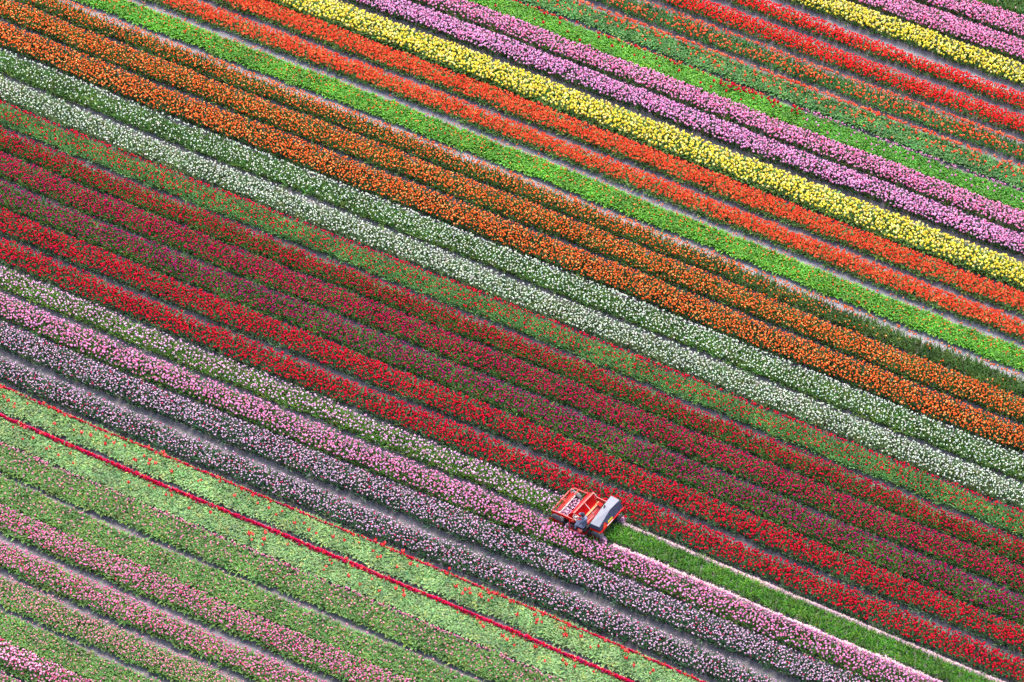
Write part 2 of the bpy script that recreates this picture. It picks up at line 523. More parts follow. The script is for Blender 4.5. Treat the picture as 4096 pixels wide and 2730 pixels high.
G = dict(mid=(.105, .21, .045), dark=(.07, .14, .04), bright=(.10, .30, .022), pale=(.185, .31, .105), grey=(.11, .20, .08),
         fresh=(.115, .23, .05), cut=(.09, .24, .03), olive=(.10, .18, .04), blue=(.075, .15, .07), teal=(.09, .24, .055), redg=(.15, .31, .09), rose=(.14, .27, .05), white=(.14, .23, .08))
# bed: colour, blooms per m2, bloom kind, bloom size, bloom height, leaf colour, leaf kind, leaf plants per m2, leaf size
S = {
 -3: ('lilac', 60, 'cup', 1, .36, 'mid', 'narrow', 55, 1), -2: ('yellow', 60, 'cup', 1.1, .36, 'mid', 'narrow', 55, 1), -1: ('lilac', 60, 'cup', 1, .36, 'mid', 'narrow', 55, 1),
 0: ('palepink', 3, 'cup', .9, .30, 'mid', 'narrow', 95, .95),
 1: ('lilacpink', 100, 'cup', 1.15, .36, 'olive', 'narrow', 45, 1), 2: ('lilacpink', 100, 'cup', 1.15, .36, 'olive', 'narrow', 45, 1),
 3: ('yellow', 80, 'cup', 1.25, .36, 'mid', 'narrow', 45, 1),
 4: ('vermilion', 108, 'cup', 1.12, .32, 'mid', 'narrow', 45, .9), 5: ('vermilion', 104, 'cup', 1.1, .32, 'mid', 'narrow', 45, .9),
 6: ('orangered', 50, 'cup', 1.15, .32, 'teal', 'narrow', 65, .9), 7: ('orangered', 5, 'cup', 1.2, .30, 'teal', 'broad', 85, .95),
 8: ('red', 2, 'cup', 1.1, .30, 'bright', 'broad', 95, .9),
 9: ('lilacpink', 98, 'cup', 1.15, .36, 'olive', 'narrow', 45, 1), 10: ('lilac', 98, 'cup', 1.15, .38, 'dark', 'narrow', 45, 1.05),
 11: ('yellow', 66, 'cup', 1.35, .40, 'mid', 'broad', 55, 1.15),
 12: ('scarlet', 100, 'double', 1.2, .30, 'mid', 'broad', 50, .9), 13: ('scarlet', 102, 'double', 1.2, .30, 'mid', 'broad', 50, .9),
 14: ('orange', 9, 'cup', .85, .33, 'bright', 'broad', 100, .95),
 15: ('orange', 62, 'cup', .95, .38, 'olive', 'narrow', 60, 1.05), 16: ('orange', 80, 'cup', 1, .38, 'olive', 'narrow', 55, 1.1), 17: ('orange', 80, 'cup', 1.02, .38, 'dark', 'narrow', 55, 1.1),
 18: ('white', 62, 'cup', 0.82, .36, 'fresh', 'narrow', 75, 1), 19: ('white', 72, 'cup', 0.86, .36, 'white', 'narrow', 55, 1),
 20: ('redgreen', 30, 'cup', .92, .36, 'redg', 'narrow', 85, 1),
 21: ('crimson', 74, 'cup', 1, .38, 'mid', 'narrow', 60, 1.05), 22: ('wine', 74, 'cup', 1.02, .38, 'mid', 'narrow', 60, 1.05), 23: ('purple', 55, 'cup', 1.05, .38, 'mid', 'narrow', 62, 1.05),
 24: ('red', 66, 'cup', 1.15, .38, 'grey', 'narrow', 55, 1.05), 25: ('red', 66, 'cup', 1.15, .38, 'grey', 'narrow', 55, 1.05),
 26: ('palepink', 48, 'cup', .98, .36, 'rose', 'narrow', 70, 1), 27: ('pink', 70, 'cup', 1.08, .38, 'mid', 'narrow', 60, 1.05),
 28: ('bicolour', 78, 'cup', 0.9, .38, 'blue', 'narrow', 60, 1.05), 29: ('bicolour', 68, 'cup', 0.9, .38, 'blue', 'narrow', 60, 1.05),
 30: ('red', 0, 'cup', 1, .26, 'pale', 'broad', 95, .9), 31: ('red', 0, 'cup', 1, .26, 'pale', 'broad', 95, .9),
 32: ('roselight', 24, 'cup', .9, .32, 'fresh', 'broad', 85, .95), 33: ('roselight', 16, 'cup', .9, .32, 'fresh', 'broad', 85, .95),
 34: ('rose', 84, 'cup', .98, .36, 'mid', 'broad', 55, 1), 35: ('rose', 80, 'cup', 1, .36, 'mid', 'broad', 55, 1),
 36: ('roselight', 72, 'cup', .88, .34, 'fresh', 'broad', 60, .95), 37: ('roselight', 26, 'cup', .8, .30, 'fresh', 'broad', 90, .9),
 38: ('rose', 62, 'cup', 1.05, .36, 'mid', 'broad', 55, 1), 39: ('rose', 50, 'cup', 1, .36, 'mid', 'broad', 55, 1),
 40: ('rose', 50, 'cup', 1, .36, 'mid', 'broad', 55, 1), 41: ('rose', 50, 'cup', 1, .36, 'mid', 'broad', 55, 1),
}
LABEL = {
 -3: 'far tulip bed beyond the upper right corner of the field', -2: 'second bed beyond the green bed in the upper right corner', -1: 'first bed beyond the green bed in the upper right corner',
 0: 'green bed with a few pale tulips in the top right corner',
 1: 'pink tulip bed beside the green bed in the top right corner', 2: 'pink tulip bed directly behind the yellow bed of the top right corner',
 3: 'yellow tulip bed above the pale grey track at the top right',
 4: 'bright red tulip bed just below the pale grey track at the top right', 5: 'second bright red tulip bed below the pale grey track at the top right',
 6: 'patchy orange red tulip bed with green leaves showing, below the two bright red beds', 7: 'green leafy bed edged along its back by a line of orange red tulips',
 8: 'green bed directly above the lilac pink beds, red strays left and pink strays right',
 9: 'upper of the two lilac pink beds above the long yellow bed', 10: 'lilac pink tulip bed directly above the long yellow bed',
 11: 'long yellow tulip bed crossing the picture between lilac pink and scarlet beds',
 12: 'scarlet double tulip bed directly below the long yellow bed', 13: 'scarlet double tulip bed directly above the pale track and bright green bed',
 14: 'bright green bed with scattered tiny orange tulips between two pale tracks',
 15: 'topmost orange tulip bed, thinning to dark green leaves at its right end', 16: 'middle bed of the three orange tulip beds', 17: 'orange tulip bed directly above the white tulips',
 18: 'upper white tulip bed, greener and thinner at its left end', 19: 'lower and denser white tulip bed, above the green bed dotted with red',
 20: 'green bed dotted with small red tulips below the white beds',
 21: 'dark red tulip bed directly below the green bed dotted with red', 22: 'wine red tulip bed, second below the green bed dotted with red', 23: 'purple tinged tulip bed directly above the two pure red beds',
 24: 'upper of the two pure red tulip beds', 25: 'lower pure red tulip bed passing behind the red harvester',
 26: 'bed under the harvester, pale pink tulips ahead of it and cut green leaves behind',
 27: 'pink tulip bed alongside the driver of the harvester', 28: 'white and dark red tulip bed, second below the harvester', 29: 'white and dark red tulip bed next to the first bed edged with red petals',
 30: 'upper pale green headed bed with red petals along its back edge', 31: 'lower pale green headed bed with a thick red line of petals along its back',
 32: 'green bed with pink strays directly below the two red edged pale green beds', 33: 'green bed with few pink strays directly above the dense rose beds',
 34: 'upper dense rose pink tulip bed of the bottom left', 35: 'second dense rose pink tulip bed of the bottom left', 36: 'small flowered rose bed above the leafy green bed at the bottom left',
 37: 'leafy green bed with tiny pink tulips near the bottom left corner', 38: 'rose tulip bed in the bottom left corner',
 39: 'outermost rose tulip bed cut off by the bottom left corner', 40: 'first bed beyond the bottom left corner', 41: 'second bed beyond the bottom left corner',
}

# the harvester's own frame: x forward, y to its left, z up
HANG = R(32.5)
FWD = np.array([-math.cos(HANG), math.sin(HANG)]); RGT = np.array([FWD[1], -FWD[0]])
HORG = np.array([3.140, -10.661])


def to_machine(x, y):
    dx, dy = x - HORG[0], y - HORG[1]
    return dx * FWD[0] + dy * FWD[1], dx * RGT[0] + dy * RGT[1]


def jitter_points(k, dens, margin=240):
    """evenly loose points over bed k: returns x, y, and f = 0 front .. 1 back"""
    a, d, w = BED[k]
    cell = 1 / math.sqrt(dens)
    xs = np.arange(-XR + 1, XR - 1, cell)
    nv = max(2, int(round(w * .93 / cell)))
    fs = (np.arange(nv) + .5) / nv
    X, Fm = np.meshgrid(xs, fs)
    X = X + (np.arange(nv) % 2)[:, None] * cell * .5
    X = (X + rng.uniform(-.62, .62, X.shape) * cell).ravel()
    Fm = (Fm + rng.uniform(-.6, .6, Fm.shape) / nv).ravel()
    Fm = np.clip(Fm, 0, 1)
    y0 = row_y(k, X) + .0 +   .075 * wob(X, 100 + k) - .03; y1 = row_y(k, X) + w + .03 + .075 * wob(X, 200 + k)
    Y = y0 + (y1 - y0) * Fm
    m = in_view(X, Y, margin)
    return X[m], Y[m], Fm[m]


def pick_colours(key, n):
    L = C[key]
    p = np.array([c[0] for c in L]); p = p / p.sum()
    i = rng.choice(len(L), n, p=p)
    A = np.array([c[1] for c in L])[i]; B = np.array([c[2] for c in L])[i]
    v = rng.normal(1, .13, (n, 1)); h = rng.normal(0, .025, (n, 3))
    return np.clip(A * v + h * A * 3, 0, .95), np.clip(B * (1 + (v - 1) * .8) + h * B * 1.5, 0, .95)


def blooms_at(bed, X, Y, Fm, key, kind, size, hgt, name='blooms'):
    n = len(X)
    if n == 0: return
    edge = np.clip(np.minimum(Fm, 1 - Fm) / .16, 0, 1)
    z = .05 + hgt * (.78 + .22 * edge) + rng.normal(0, .026, n)
    lean = (1 - edge) * np.where(Fm < .5, -1, 1)
    Yl = Y + lean * .06
    P = np.stack([X + rng.normal(0, .012, n), Yl, z], 1)
    rot = np.stack([rng.normal(0, .22, n) - lean * .35 * 0 + (-lean) * .25 * 1, rng.normal(0, .22, n), rng.uniform(0, 6.28, n)], 1)
    s = size * rng.normal(1.0, .17, n)
    siz = np.stack([s, s * rng.uniform(.92, 1.08, n), s * rng.uniform(.82, 1.08, n)], 1)
    ca, cb = pick_colours(key, n)
    return scatter(name, kind, P, rot, siz, ca, cb, bed)


BEDS = {}
for k in sorted(BED):
    key, dens, kind, size, hgt, lc, lk, ld, ls = S[k]
    xm = 0.0
    bed = link(bpy.data.objects.new('tulip_bed', None)); bed.empty_display_size = .3
    tag(bed, LABEL[k], 'flower bed', 'tulip beds in parallel rows')
    BEDS[k] = bed
    # leaves
    X, Y, Fm = jitter_points(k, ld * 1.6, 260)
    n = len(X)
    if n == 0:
        bpy.data.objects.remove(bed); del BEDS[k]; continue
    base = np.array(G[lc])
    pt = patch(X, Y, 300 + k, 1.6)
    hs = np.ones(n)
    if k == 15:      # right end runs out of flower: taller dull leaves
        pass
    col = base[None, :] * (1 + .16 * pt[:, None]) * rng.normal(1, .2, (n, 1)) * np.array([1, 1, 1]) + base * rng.normal(0, .10, (n, 3))
    warm = rng.random(n) < .12
    col[warm] *= np.array([1.6, 1.15, .9])
    if k == 8:       # right half a darker grass green
        right = X > 13.2
        col[right] *= np.array([.72, .85, .8])
    a_, b_ = to_machine(X, Y)
    keep = np.ones(n, bool)
    if k == 27: keep &= ~((a_ < 1.35) & (a_ > -1.35) & (b_ > -1.10))
    if k == 25: keep &= ~((a_ < 1.3) & (a_ > -1.3) & (b_ < .72))
    if k == 26:
        cutz = a_ < 1.1
        hs = np.where(cutz, .82, 1.0)
        col[cutz] *= np.array([.78, 1.05, .62])
        under = (a_ < 1.1) & (a_ > -1.25)
        hs = np.where(under, .6, hs)
        X, Y, Fm, col, hs, n = X[keep], Y[keep], Fm[keep], col[keep], hs[keep], int(keep.sum())
    s = ls * rng.normal(1, .14, n) * hs
    P = np.stack([X, Y, np.full(n, .03)], 1)
    edge = np.clip(np.minimum(Fm, 1 - Fm) / .14, 0, 1)
    lean = (1 - edge) * np.where(Fm < .5, 1, -1)
    rot = np.stack([rng.normal(0, .16, n) + lean * .35, rng.normal(0, .16, n), rng.uniform(0, 6.28, n)], 1)
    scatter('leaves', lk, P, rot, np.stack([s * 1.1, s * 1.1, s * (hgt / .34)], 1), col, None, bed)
    # blooms
    if dens > 0:
        X, Y, Fm = jitter_points(k, dens * 1.3)
        pt = patch(X, Y, 500 + k, 1.3)
        u = rng.random(len(X))
        keep = u > np.clip(.06 + .10 * pt, 0, .5)
        px, _ = project(X, Y)
        if k == 18: keep &= u < np.clip(.55 + px / 4000., 0, 1)
        if k == 19: keep &= u < np.clip(.85 + px / 9000., 0, 1)
        if k == 15:
            keep &= u < np.clip(1.2 - np.clip((px - 2500) / 1100., 0, 1) * 1.12 + .2 * (Fm < .12), .08, 1)
        if k == 17: keep &= True
        if k == 6: keep &= u < np.clip(.75 + .5 * pt + .5 * (Fm > .85) + .25 * (Fm < .3) - .35 * ((Fm > .5) & (Fm < .85)), .1, 1)
        if k == 34: keep &= True
        if k == 26:
            a_, b_ = to_machine(X, Y); keep &= a_ > 1.35
        if k == 27:
            a_, b_ = to_machine(X, Y); keep &= ~((a_ < 1.5) & (a_ > -1.45) & (b_ > -1.22))
        if k == 25:
            a_, b_ = to_machine(X, Y); keep &= ~((a_ < 1.3) & (a_ > -1.3) & (b_ < .85))
        X, Y, Fm = X[keep], Y[keep], Fm[keep]
        if k == 8:
            left = X < 13.2
            blooms_at(bed, X[left], Y[left], Fm[left], 'red', 'cup', 1.35, .3)
            X2, Y2, F2 = jitter_points(k, 7); m2 = X2 > 13.2
            blooms_at(bed, X2[m2], Y2[m2], F2[m2], 'pink', 'cup', .95, .32)
        else:
            blooms_at(bed, X, Y, Fm, key, kind, size * .88, hgt)

# lines of flowers left standing along the back edges
def edge_line(k, f0, f1, dens_per_m, key, kind, size, hgt, x0=-40, x1=40, name='edge_blooms', seed=0):
    n = int(dens_per_m * 60)
    X = rng.uniform(-XR, XR, n)
    X = X[(X > x0) & (X < x1)]
    w = BED[k][2]
    Fm = rng.uniform(f0, f1, len(X)) + .02 * wob(X, seed + k)
    Y = row_y(k, X) + w * Fm
    u = rng.random(len(X))
    m = in_view(X, Y) & (u > .25 + .35 * wob(X, seed + k * 3))
    blooms_at(BEDS[k], X[m], Y[m], Fm[m], key, kind, size * .88, hgt, name)


edge_line(7, .93, 1.03, 30, 'orangered', 'cup', 1.15, .30, seed=1)
edge_line(7, .1, .9, 14, 'orangered', 'cup', 1.15, .30, seed=3)
edge_line(8, .96, 1.05, 16, 'orangered', 'cup', 1.0, .18, -40, 11.5, seed=2)
edge_line(8, .96, 1.05, 16, 'pink', 'cup', .95, .26, 13.2, 40, seed=4)
edge_line(8, .5, 1.0, 22, 'red', 'cup', 1.4, .28, 9.5, 13.2, seed=5)
edge_line(6, .93, 1.03, 16, 'orangered', 'cup', 1.0, .28, seed=6)
edge_line(32, .97, 1.05, 14, 'rose', 'cup', .95, .2, seed=7)
edge_line(14, .02, 1.12, 12, 'orange', 'cup', .8, .36, seed=8)
edge_line(15, .95, 1.10, 14, 'orange', 'cup', .95, .40, seed=9)
edge_line(20, .95, 1.05, 14, 'redgreen', 'cup', .95, .38, seed=10)
edge_line(18, .95, 1.04, 12, 'white', 'cup', .9, .38, seed=11)

# ------------------------------------------------------------------ petals and cut flower heads lying on the ground
PROTO['petal'] = [proto(bloom_mesh('petal_heap', sc([(0, .7, .2), (.2, 1.0, .5), (.45, .8, 1)], .034, .06), 5, .08, .03, .7, .2, s)) for s in (21, 22, 23)]


def petal_line(name, label, k, off, width, dens, key, size, x0, x1, hump=.06, z0=0.02, cat=None):
    n = int(dens * 60)
    X = rng.uniform(-XR, XR, n); X = X[(X > x0) & (X < x1)]
    t = rng.normal(0, .42, len(X))
    w_ = width * (1 + .35 * wob(X, k * 11))
    Y = row_y(k, X) + off + t * w_ + .03 * wob(X, k * 13)
    m = in_view(X, Y) & (np.abs(t) < 1.3)
    X, Y, t = X[m], Y[m], t[m]; n = len(X)
    z = z0 + hump * np.exp(-t * t * 2) * rng.uniform(.2, 1.0, n)
    ca, cb = pick_colours(key, n)
    s = size * rng.normal(1, .2, n)
    o = scatter(name, 'petal', np.stack([X, Y, z], 1), rng.normal(0, .6, (n, 3)) + np.stack([0 * X, 0 * X, rng.uniform(0, 6.28, n)], 1),
                np.stack([s, s, s], 1), ca, cb)
    return tag(o, label, cat, kind='stuff')


C['redpetal'] = [(.7, (.62, .001, .06), (.78, .003, .085)), (.2, (.75, .003, .01), (.85, .006, .01)), (.1, (.45, .005, .12), (.7, .05, .2))]
C['pinkpetal'] = [(.6, (.80, .50, .48), (.90, .66, .62)), (.4, (.78, .42, .50), (.9, .62, .68))]
w30, w31, w26 = BED[30][2], BED[31][2], BED[26][2]
petal_line('red_petal_line', 'thin line of red petals along the back of the upper pale green bed', 30, w30 + .0, .06, 80, 'redpetal', .95, -40, 40, .10, .08)
petal_line('red_petal_line', 'thick line of crimson petals along the back of the lower pale green bed', 31, w31 + .02, .12, 160, 'redpetal', 1.0, -40, 40, .13, .10)
petal_line('rose_petal_line', 'broken line of rose petals behind the green bed with pink strays', 32, w26 + .25, .06, 14, 'rose', .9, -40, 40, .05, .02)
# x of the cut boundary behind the machine
CUTX = HORG[0] + 1.1
petal_line('pink_petal_line', 'pale pink petal line on the far side of the cut green strip behind the harvester', 26, w26 + .13, .14, 420, 'pinkpetal', 1.05, CUTX + .3, 40, .10, .06)
petal_line('pink_petal_line', 'pale pink petal line on the near side of the cut green strip, against the pink bed', 27, BED[27][2] + .06, .19, 480, 'pinkpetal', 1.0, CUTX - .1, 40, .10, .24)


def litter():
    """white specks of petals and stones, and a few pink ones, on the wheel paths"""
    n = 60000
    X = rng.uniform(-XR, XR, n); Y = rng.uniform(-36, 40, n)
    keep = in_view(X, Y, 60)
    onpath = np.zeros(n, bool)
    for k in sorted(BED):
        if k + 1 in BED:
            lo = row_y(k + 1, X) + BED[k + 1][2]; hi = row_y(k, X)
            dens = .35 if k in (13, 14, 3) else 1.0
            onpath |= (Y > lo - .05) & (Y < hi + .03) & (rng.random(n) < dens)
    m = keep & onpath
    X, Y = X[m], Y[m]; n = len(X)
    s = rng.uniform(.12, .4, n) * rng.choice([1, 1, 1.7], n)
    g = rng.uniform(.3, .75, (n, 1)) * np.array([[1, .97, .95]])
    o = scatter('ground_litter', 'petal', np.stack([X, Y, np.full(n, -.03)], 1), rng.uniform(0, 6.28, (n, 3)) * .5, np.stack([s, s, s], 1), g, g)
    tag(o, 'pale stones and fallen petals scattered on the soil paths', None, kind='stuff')


litter()

# ------------------------------------------------------------------ single tulips: open red ones in the headed beds, then the nearest rose ones
def const_petal(name, a, b):
    m, nt, bs, ln = new_mat(name)
    t = inst_attr(nt, 'tip', 'GEOMETRY')
    mx = nt.nodes.new('ShaderNodeMix'); mx.data_type = 'RGBA'; mx.inputs[6].default_value = (*a, 1); mx.inputs[7].default_value = (*b, 1)
    ln(t.outputs['Fac'], mx.inputs[0]); ln(mx.outputs[2], bs.inputs['Base Color']); bs.inputs['Roughness'].default_value = .45
    return m


GREEN_M = paint('stem_green', (.08, .2, .04), .45, dirt=.3, dirt_col=(.12, .28, .06))
LEAF_M = paint('single_leaf_green', (.10, .24, .05), .4, dirt=.4, dirt_col=(.18, .36, .1), scale=25)


def tulip_kind(srcmesh, mat, hgt, size, leafL, seed):
    b = srcmesh.copy(); b.materials.clear(); b.materials.append(mat)
    for v in b.vertices: v.co = Vector((v.co.x * size, v.co.y * size, v.co.z * size))
    b.name = 'bloom'
    bm = bmesh.new(); add_tube(bm, [(0, 0, 0), (.006, 0, hgt * .5), (0, 0, hgt)], .005, 5)
    st = bpy.data.meshes.new('stem'); bm.to_mesh(st); bm.free(); st.materials.append(GREEN_M)
    lv = rosette('leaf', 3, leafL, .05, 1.25, .9, seed); lv.materials.clear(); lv.materials.append(LEAF_M)
    return b, st, lv, hgt


def tulip(kind, x, y, z, rz, tilt, s, label, group):
    b, st, lv, hgt = kind
    o = link(bpy.data.objects.new('tulip', None)); o.empty_display_size = .05
    o.location = (x, y, z); o.rotation_euler = (tilt, tilt * .5, rz); o.scale = (s, s, s)
    tag(o, label, 'tulip', group)
    l = link(bpy.data.objects.new('leaves', lv), o)
    q = link(bpy.data.objects.new('stem', st), o)
    p = link(bpy.data.objects.new('bloom', b), o); p.location = (0, 0, hgt)
    return o


red_m = const_petal('open_red_petal', (.72, .004, .006), (.85, .008, .008))
rk = [tulip_kind(WIDE[0], red_m, .34, 1.0, .24, 31), tulip_kind(CUP[3], red_m, .34, 1.3, .24, 32), tulip_kind(DOUBLE[0], red_m, .35, 1.15, .24, 33)]
rose_m = const_petal('rose_petal', (.52, .005, .09), (.86, .44, .60))
pk = [tulip_kind(CUP[0], rose_m, .42, 1.05, .27, 34), tulip_kind(CUP[1], rose_m, .45, 1.1, .27, 35)]
cnt = 0
r5 = np.random.default_rng(55)
for k, num in ((30, 150), (31, 95)):
    for i in range(num):
        x = r5.uniform(-23, 12); f = r5.uniform(.08, .92)
        y = float(row_y(k, x)) + BED[k][2] * f
        if not in_view(x, y, 0): continue
        cnt += 1
        tulip(rk[int(r5.integers(0, 3))], x, y, .03, r5.uniform(0, 6.28), r5.normal(0, .12), r5.uniform(.8, 1.35),
              'open red tulip left standing in the ' + ('upper' if k == 30 else 'lower') + ' pale green headed bed',
              'red tulips left standing in the ' + ('upper' if k == 30 else 'lower') + ' headed bed')
rest = max(0, 296 - cnt)
i = 0
while i < rest:
    k = 38 if r5.random() < .7 else 39
    x = r5.uniform(-24, -15); f = r5.uniform(.05, .95)
    y = float(row_y(k, x)) + BED[k][2] * f
    if not in_view(x, y, 0): continue
    i += 1
    tulip(pk[int(r5.integers(0, 2))], x, y, .03, r5.uniform(0, 6.28), r5.normal(0, .1), r5.uniform(.85, 1.05),
          'tall rose tulip standing in the ' + ('rose bed of the bottom left corner' if k == 38 else 'outermost bed at the bottom left corner'),
          'tall rose tulips in the bottom left ' + ('corner bed' if k == 38 else 'outermost bed'))

# ------------------------------------------------------------------ the flower harvester
har = link(bpy.data.objects.new('flower_harvester', None)); har.empty_display_size = .3
har.location = (HORG[0], HORG[1], 0.0)
har.rotation_euler = (0, 0, math.atan2(FWD[1], FWD[0]))
tag(har, 'red tulip heading machine with grey hood straddling the bed of pale pink tulips', 'harvester')
B = bmesh.new


def P_(name, fn, mat, bevel=0.0, smooth=False, parent=har):
    bm = B(); fn(bm)
    return bm_obj(name, bm, mat, parent, smooth, bevel)


def beam_chain(pts, w, h):
    def f(bm):
        for a, b in zip(pts[:-1], pts[1:]):
            a2, b2 = Vector(a), Vector(b); d = (b2 - a2).normalized() * w * .35
            add_beam(bm, a2 - d, b2 + d, w, h)
    return f


# main side beams (y is to the left)
lb = [(1.23, .80, .53), (.74, .84, .62), (.13, .92, .70)]
P_('side_beam', beam_chain(lb, .05, .13), RED, .008)
P_('beam_top_sheen', beam_chain([(x, y, z + .069) for x, y, z in lb], .045, .008), WORN_SHEEN)  # thin salmon strip added to paint the sky sheen on the beam's top
P_('front_tube', lambda bm: add_tube(bm, [(1.24, .79, .60), (1.22, .20, .64), (1.20, -.42, .68)], .030, 10), WORN_SHEEN, smooth=True)
P_('side_tube', lambda bm: add_tube(bm, [(1.20, -.42, .68), (1.16, -.58, .70), (1.07, -.68, .70), (.66, -.66, .74), (.22, -.56, .90)], .029, 10), WORN_SHEEN, smooth=True)
P_('inner_tube', lambda bm: add_tube(bm, [(.97, .66, .60), (.93, .0, .65), (.88, -.67, .70)], .027, 10), WORN_SHEEN, smooth=True)
P_('cutter_guard', beam_chain([(1.07, .56, .50), (1.04, -.5, .60)], .085, .045), RED, .006)
P_('cutter_rod', lambda bm: add_tube(bm, [(1.16, .6, .50), (1.13, -.52, .60)], .016, 8), RED, smooth=True)
def knife(bm):
    add_beam(bm, (1.0, .62, .44), (.97, -.6, .48), .10, .02)
P_('cutter_bar', knife, STEEL)
def bracket(bm):
    add_box(bm, (1.20, .12, .68), (.09, .10, .05)); add_box(bm, (1.12, .10, .66), (.10, .05, .03))
    add_tube(bm, [(1.22, .20, .70), (1.16, .06, .72), (1.02, .04, .67)], .013, 6)
P_('bracket', bracket, WORN_SHEEN)
def fork(bm):
    add_tube(bm, [(1.10, -.42, .66), (1.14, -.52, .73), (1.02, -.55, .74), (.98, -.46, .66)], .014, 6)
P_('hook', fork, WHITE, smooth=True)
# height wheel posts at the front corners
P_('corner_post', lambda bm: (add_box(bm, (1.23, .79, .42), (.05, .05, .36)), add_box(bm, (1.19, -.52, .45), (.05, .05, .45))), RED)

# belt that takes the cut heads back
P_('conveyor_belt', lambda bm: add_sheet(bm, [(.98, .40), (.80, .41), (.55, .44), (.30, .55)], -.58, .68, .02), BLACK)
P_('belt_roller', lambda bm: (add_tube(bm, [(.97, .68, .40), (.97, -.58, .40)], .045, 10), add_tube(bm, [(.42, .68, .46), (.42, -.58, .46)], .045, 10)), BLACK, smooth=True)

# hopper: front face, top rail, back trough
P_('hopper_front', lambda bm: add_sheet(bm, [(.50, .50), (.50, .62), (.44, .76), (.34, .90), (.22, .985)], -.57, .74, .012), RED, smooth=False)
P_('hopper_rail', beam_chain([(.20, .80, 1.0), (.12, -.60, 1.03)], .07, .05), ORANGEBAR if False else WORN_SHEEN, .006)
P_('hopper_lip', lambda bm: add_tube(bm, [(.27, .76, .985), (.22, -.56, 1.01)], .010, 6), WORN_SHEEN, smooth=True)
P_('hopper_trough', lambda bm: add_sheet(bm, [(.16, .99), (.09, .86), (.03, .74), (-.03, .64), (-.12, .55)], -.57, .76, .012), RED)
P_('hopper_floor', lambda bm: add_sheet(bm, [(-.12, .56), (-.30, .56), (-.42, .60), (-.50, .72)], -.50, .70, .012), DRED)
P_('cross_bar', lambda bm: add_plate(bm, [(-.07, .60, .615), (-.14, .60, .60), (-.19, -.42, .62), (-.27, -.57, .66), (-.12, -.60, .67), (-.10, -.50, .63)], .02), ORANGEBAR)
P_('gusset', lambda bm: add_plate(bm, [(-.14, -.45, .64), (-.18, -.60, .67), (-.40, -.55, .69), (-.36, -.38, .65)], .015), RED)
def end_plate(y):
    return lambda bm: add_plate(bm, [(.50, y, .42), (.53, y, .58), (.46, y, .78), (.34, y, .92), (.20, y, .99), (.12, y, .92), (-.02, y, .62), (-.15, y, .45)], .014)
P_('end_plate', end_plate(.755), RED)
P_('end_plate', end_plate(-.585), RED)
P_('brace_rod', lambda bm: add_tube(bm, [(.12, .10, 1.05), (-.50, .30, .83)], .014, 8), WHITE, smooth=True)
P_('brace_clamp', lambda bm: add_tube(bm, [(.15, .09, 1.045), (.05, .125, 1.02)], .028, 8), WORN_SHEEN)
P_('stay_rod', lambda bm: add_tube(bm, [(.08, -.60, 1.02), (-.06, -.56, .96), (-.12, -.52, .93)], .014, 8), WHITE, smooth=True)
P_('side_rail', beam_chain([(-.10, -.52, .95), (-.56, -.50, .97)], .045, .05), WORN_SHEEN, .005)
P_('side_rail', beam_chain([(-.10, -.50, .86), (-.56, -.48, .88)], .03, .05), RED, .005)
P_('rear_rail', beam_chain([(-.50, .36, .84), (-.46, .84, .84)], .045, .05), WORN_SHEEN, .005)
P_('chute_edge', lambda bm: add_tube(bm, [(.05, -.575, .86), (-.06, -.58, .70), (-.16, -.58, .63)], .012, 6), WORN_SHEEN, smooth=True)

# chassis
P_('chassis_beam', lambda bm: (add_beam(bm, (.35, .62, .40), (-1.15, .62, .40), .08, .10), add_beam(bm, (.35, -.55, .40), (-1.15, -.55, .40), .08, .10),
   add_beam(bm, (-1.05, -.6, .52), (-1.05, .66, .52), .09, .10)), DRED, .006)
def engine(bm):
    add_box(bm, (-.83, .15, .72), (.40, .9, .42)); add_box(bm, (-.72, .66, .66), (.28, .2, .3)); add_tube(bm, [(-.62, -.4, .6), (-.62, -.1, .6)], .12, 12)
P_('engine_block', engine, BLACK, .01)

# hood: left tip, crease and right end follow the real folded sheet
A1, A2, A3 = (-.76, 1.06, 1.16), (-.72, -.02, 1.24), (-.67, -.70, 1.20)
B1, B2, B3 = (-1.14, .98, 1.08), (-1.06, .02, 1.24), (-1.09, -.68, 1.20)
Z0 = .80
A1b, A3b = (-.70, 1.00, Z0 + .06), (-.60, -.70, Z0 + .04)
B1b, B3b = (-1.17, .90, Z0 - .02), (-1.22, -.73, Z0 - .02)
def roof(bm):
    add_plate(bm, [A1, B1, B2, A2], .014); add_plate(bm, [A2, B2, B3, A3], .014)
hood = P_('hood', roof, ROOF_SHEEN)
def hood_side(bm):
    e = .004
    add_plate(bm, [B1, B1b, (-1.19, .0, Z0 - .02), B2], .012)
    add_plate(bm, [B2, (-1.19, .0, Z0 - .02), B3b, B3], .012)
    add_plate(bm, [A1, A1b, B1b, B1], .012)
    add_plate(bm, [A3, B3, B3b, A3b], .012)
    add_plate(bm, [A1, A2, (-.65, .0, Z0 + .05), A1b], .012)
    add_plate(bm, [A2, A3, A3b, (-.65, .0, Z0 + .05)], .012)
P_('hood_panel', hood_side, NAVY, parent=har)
P_('hood_rail', beam_chain([(-1.20, .96, .755), (-1.25, -.74, .755)], .05, .07), RED, .006)
P_('hood_rail', beam_chain([(-.72, 1.00, .80), (-1.18, .95, .755)], .045, .07), RED, .006)
P_('rail_strip', lambda bm: add_beam(bm, (-1.2355, .50, .792), (-1.244, .05, .792), .03, .006), WHITE)
P_('marker_lamp', lambda bm: add_tube(bm, [(-1.165, .985, .76), (-1.175, 1.015, .76)], .027, 10), AMBER, smooth=True)
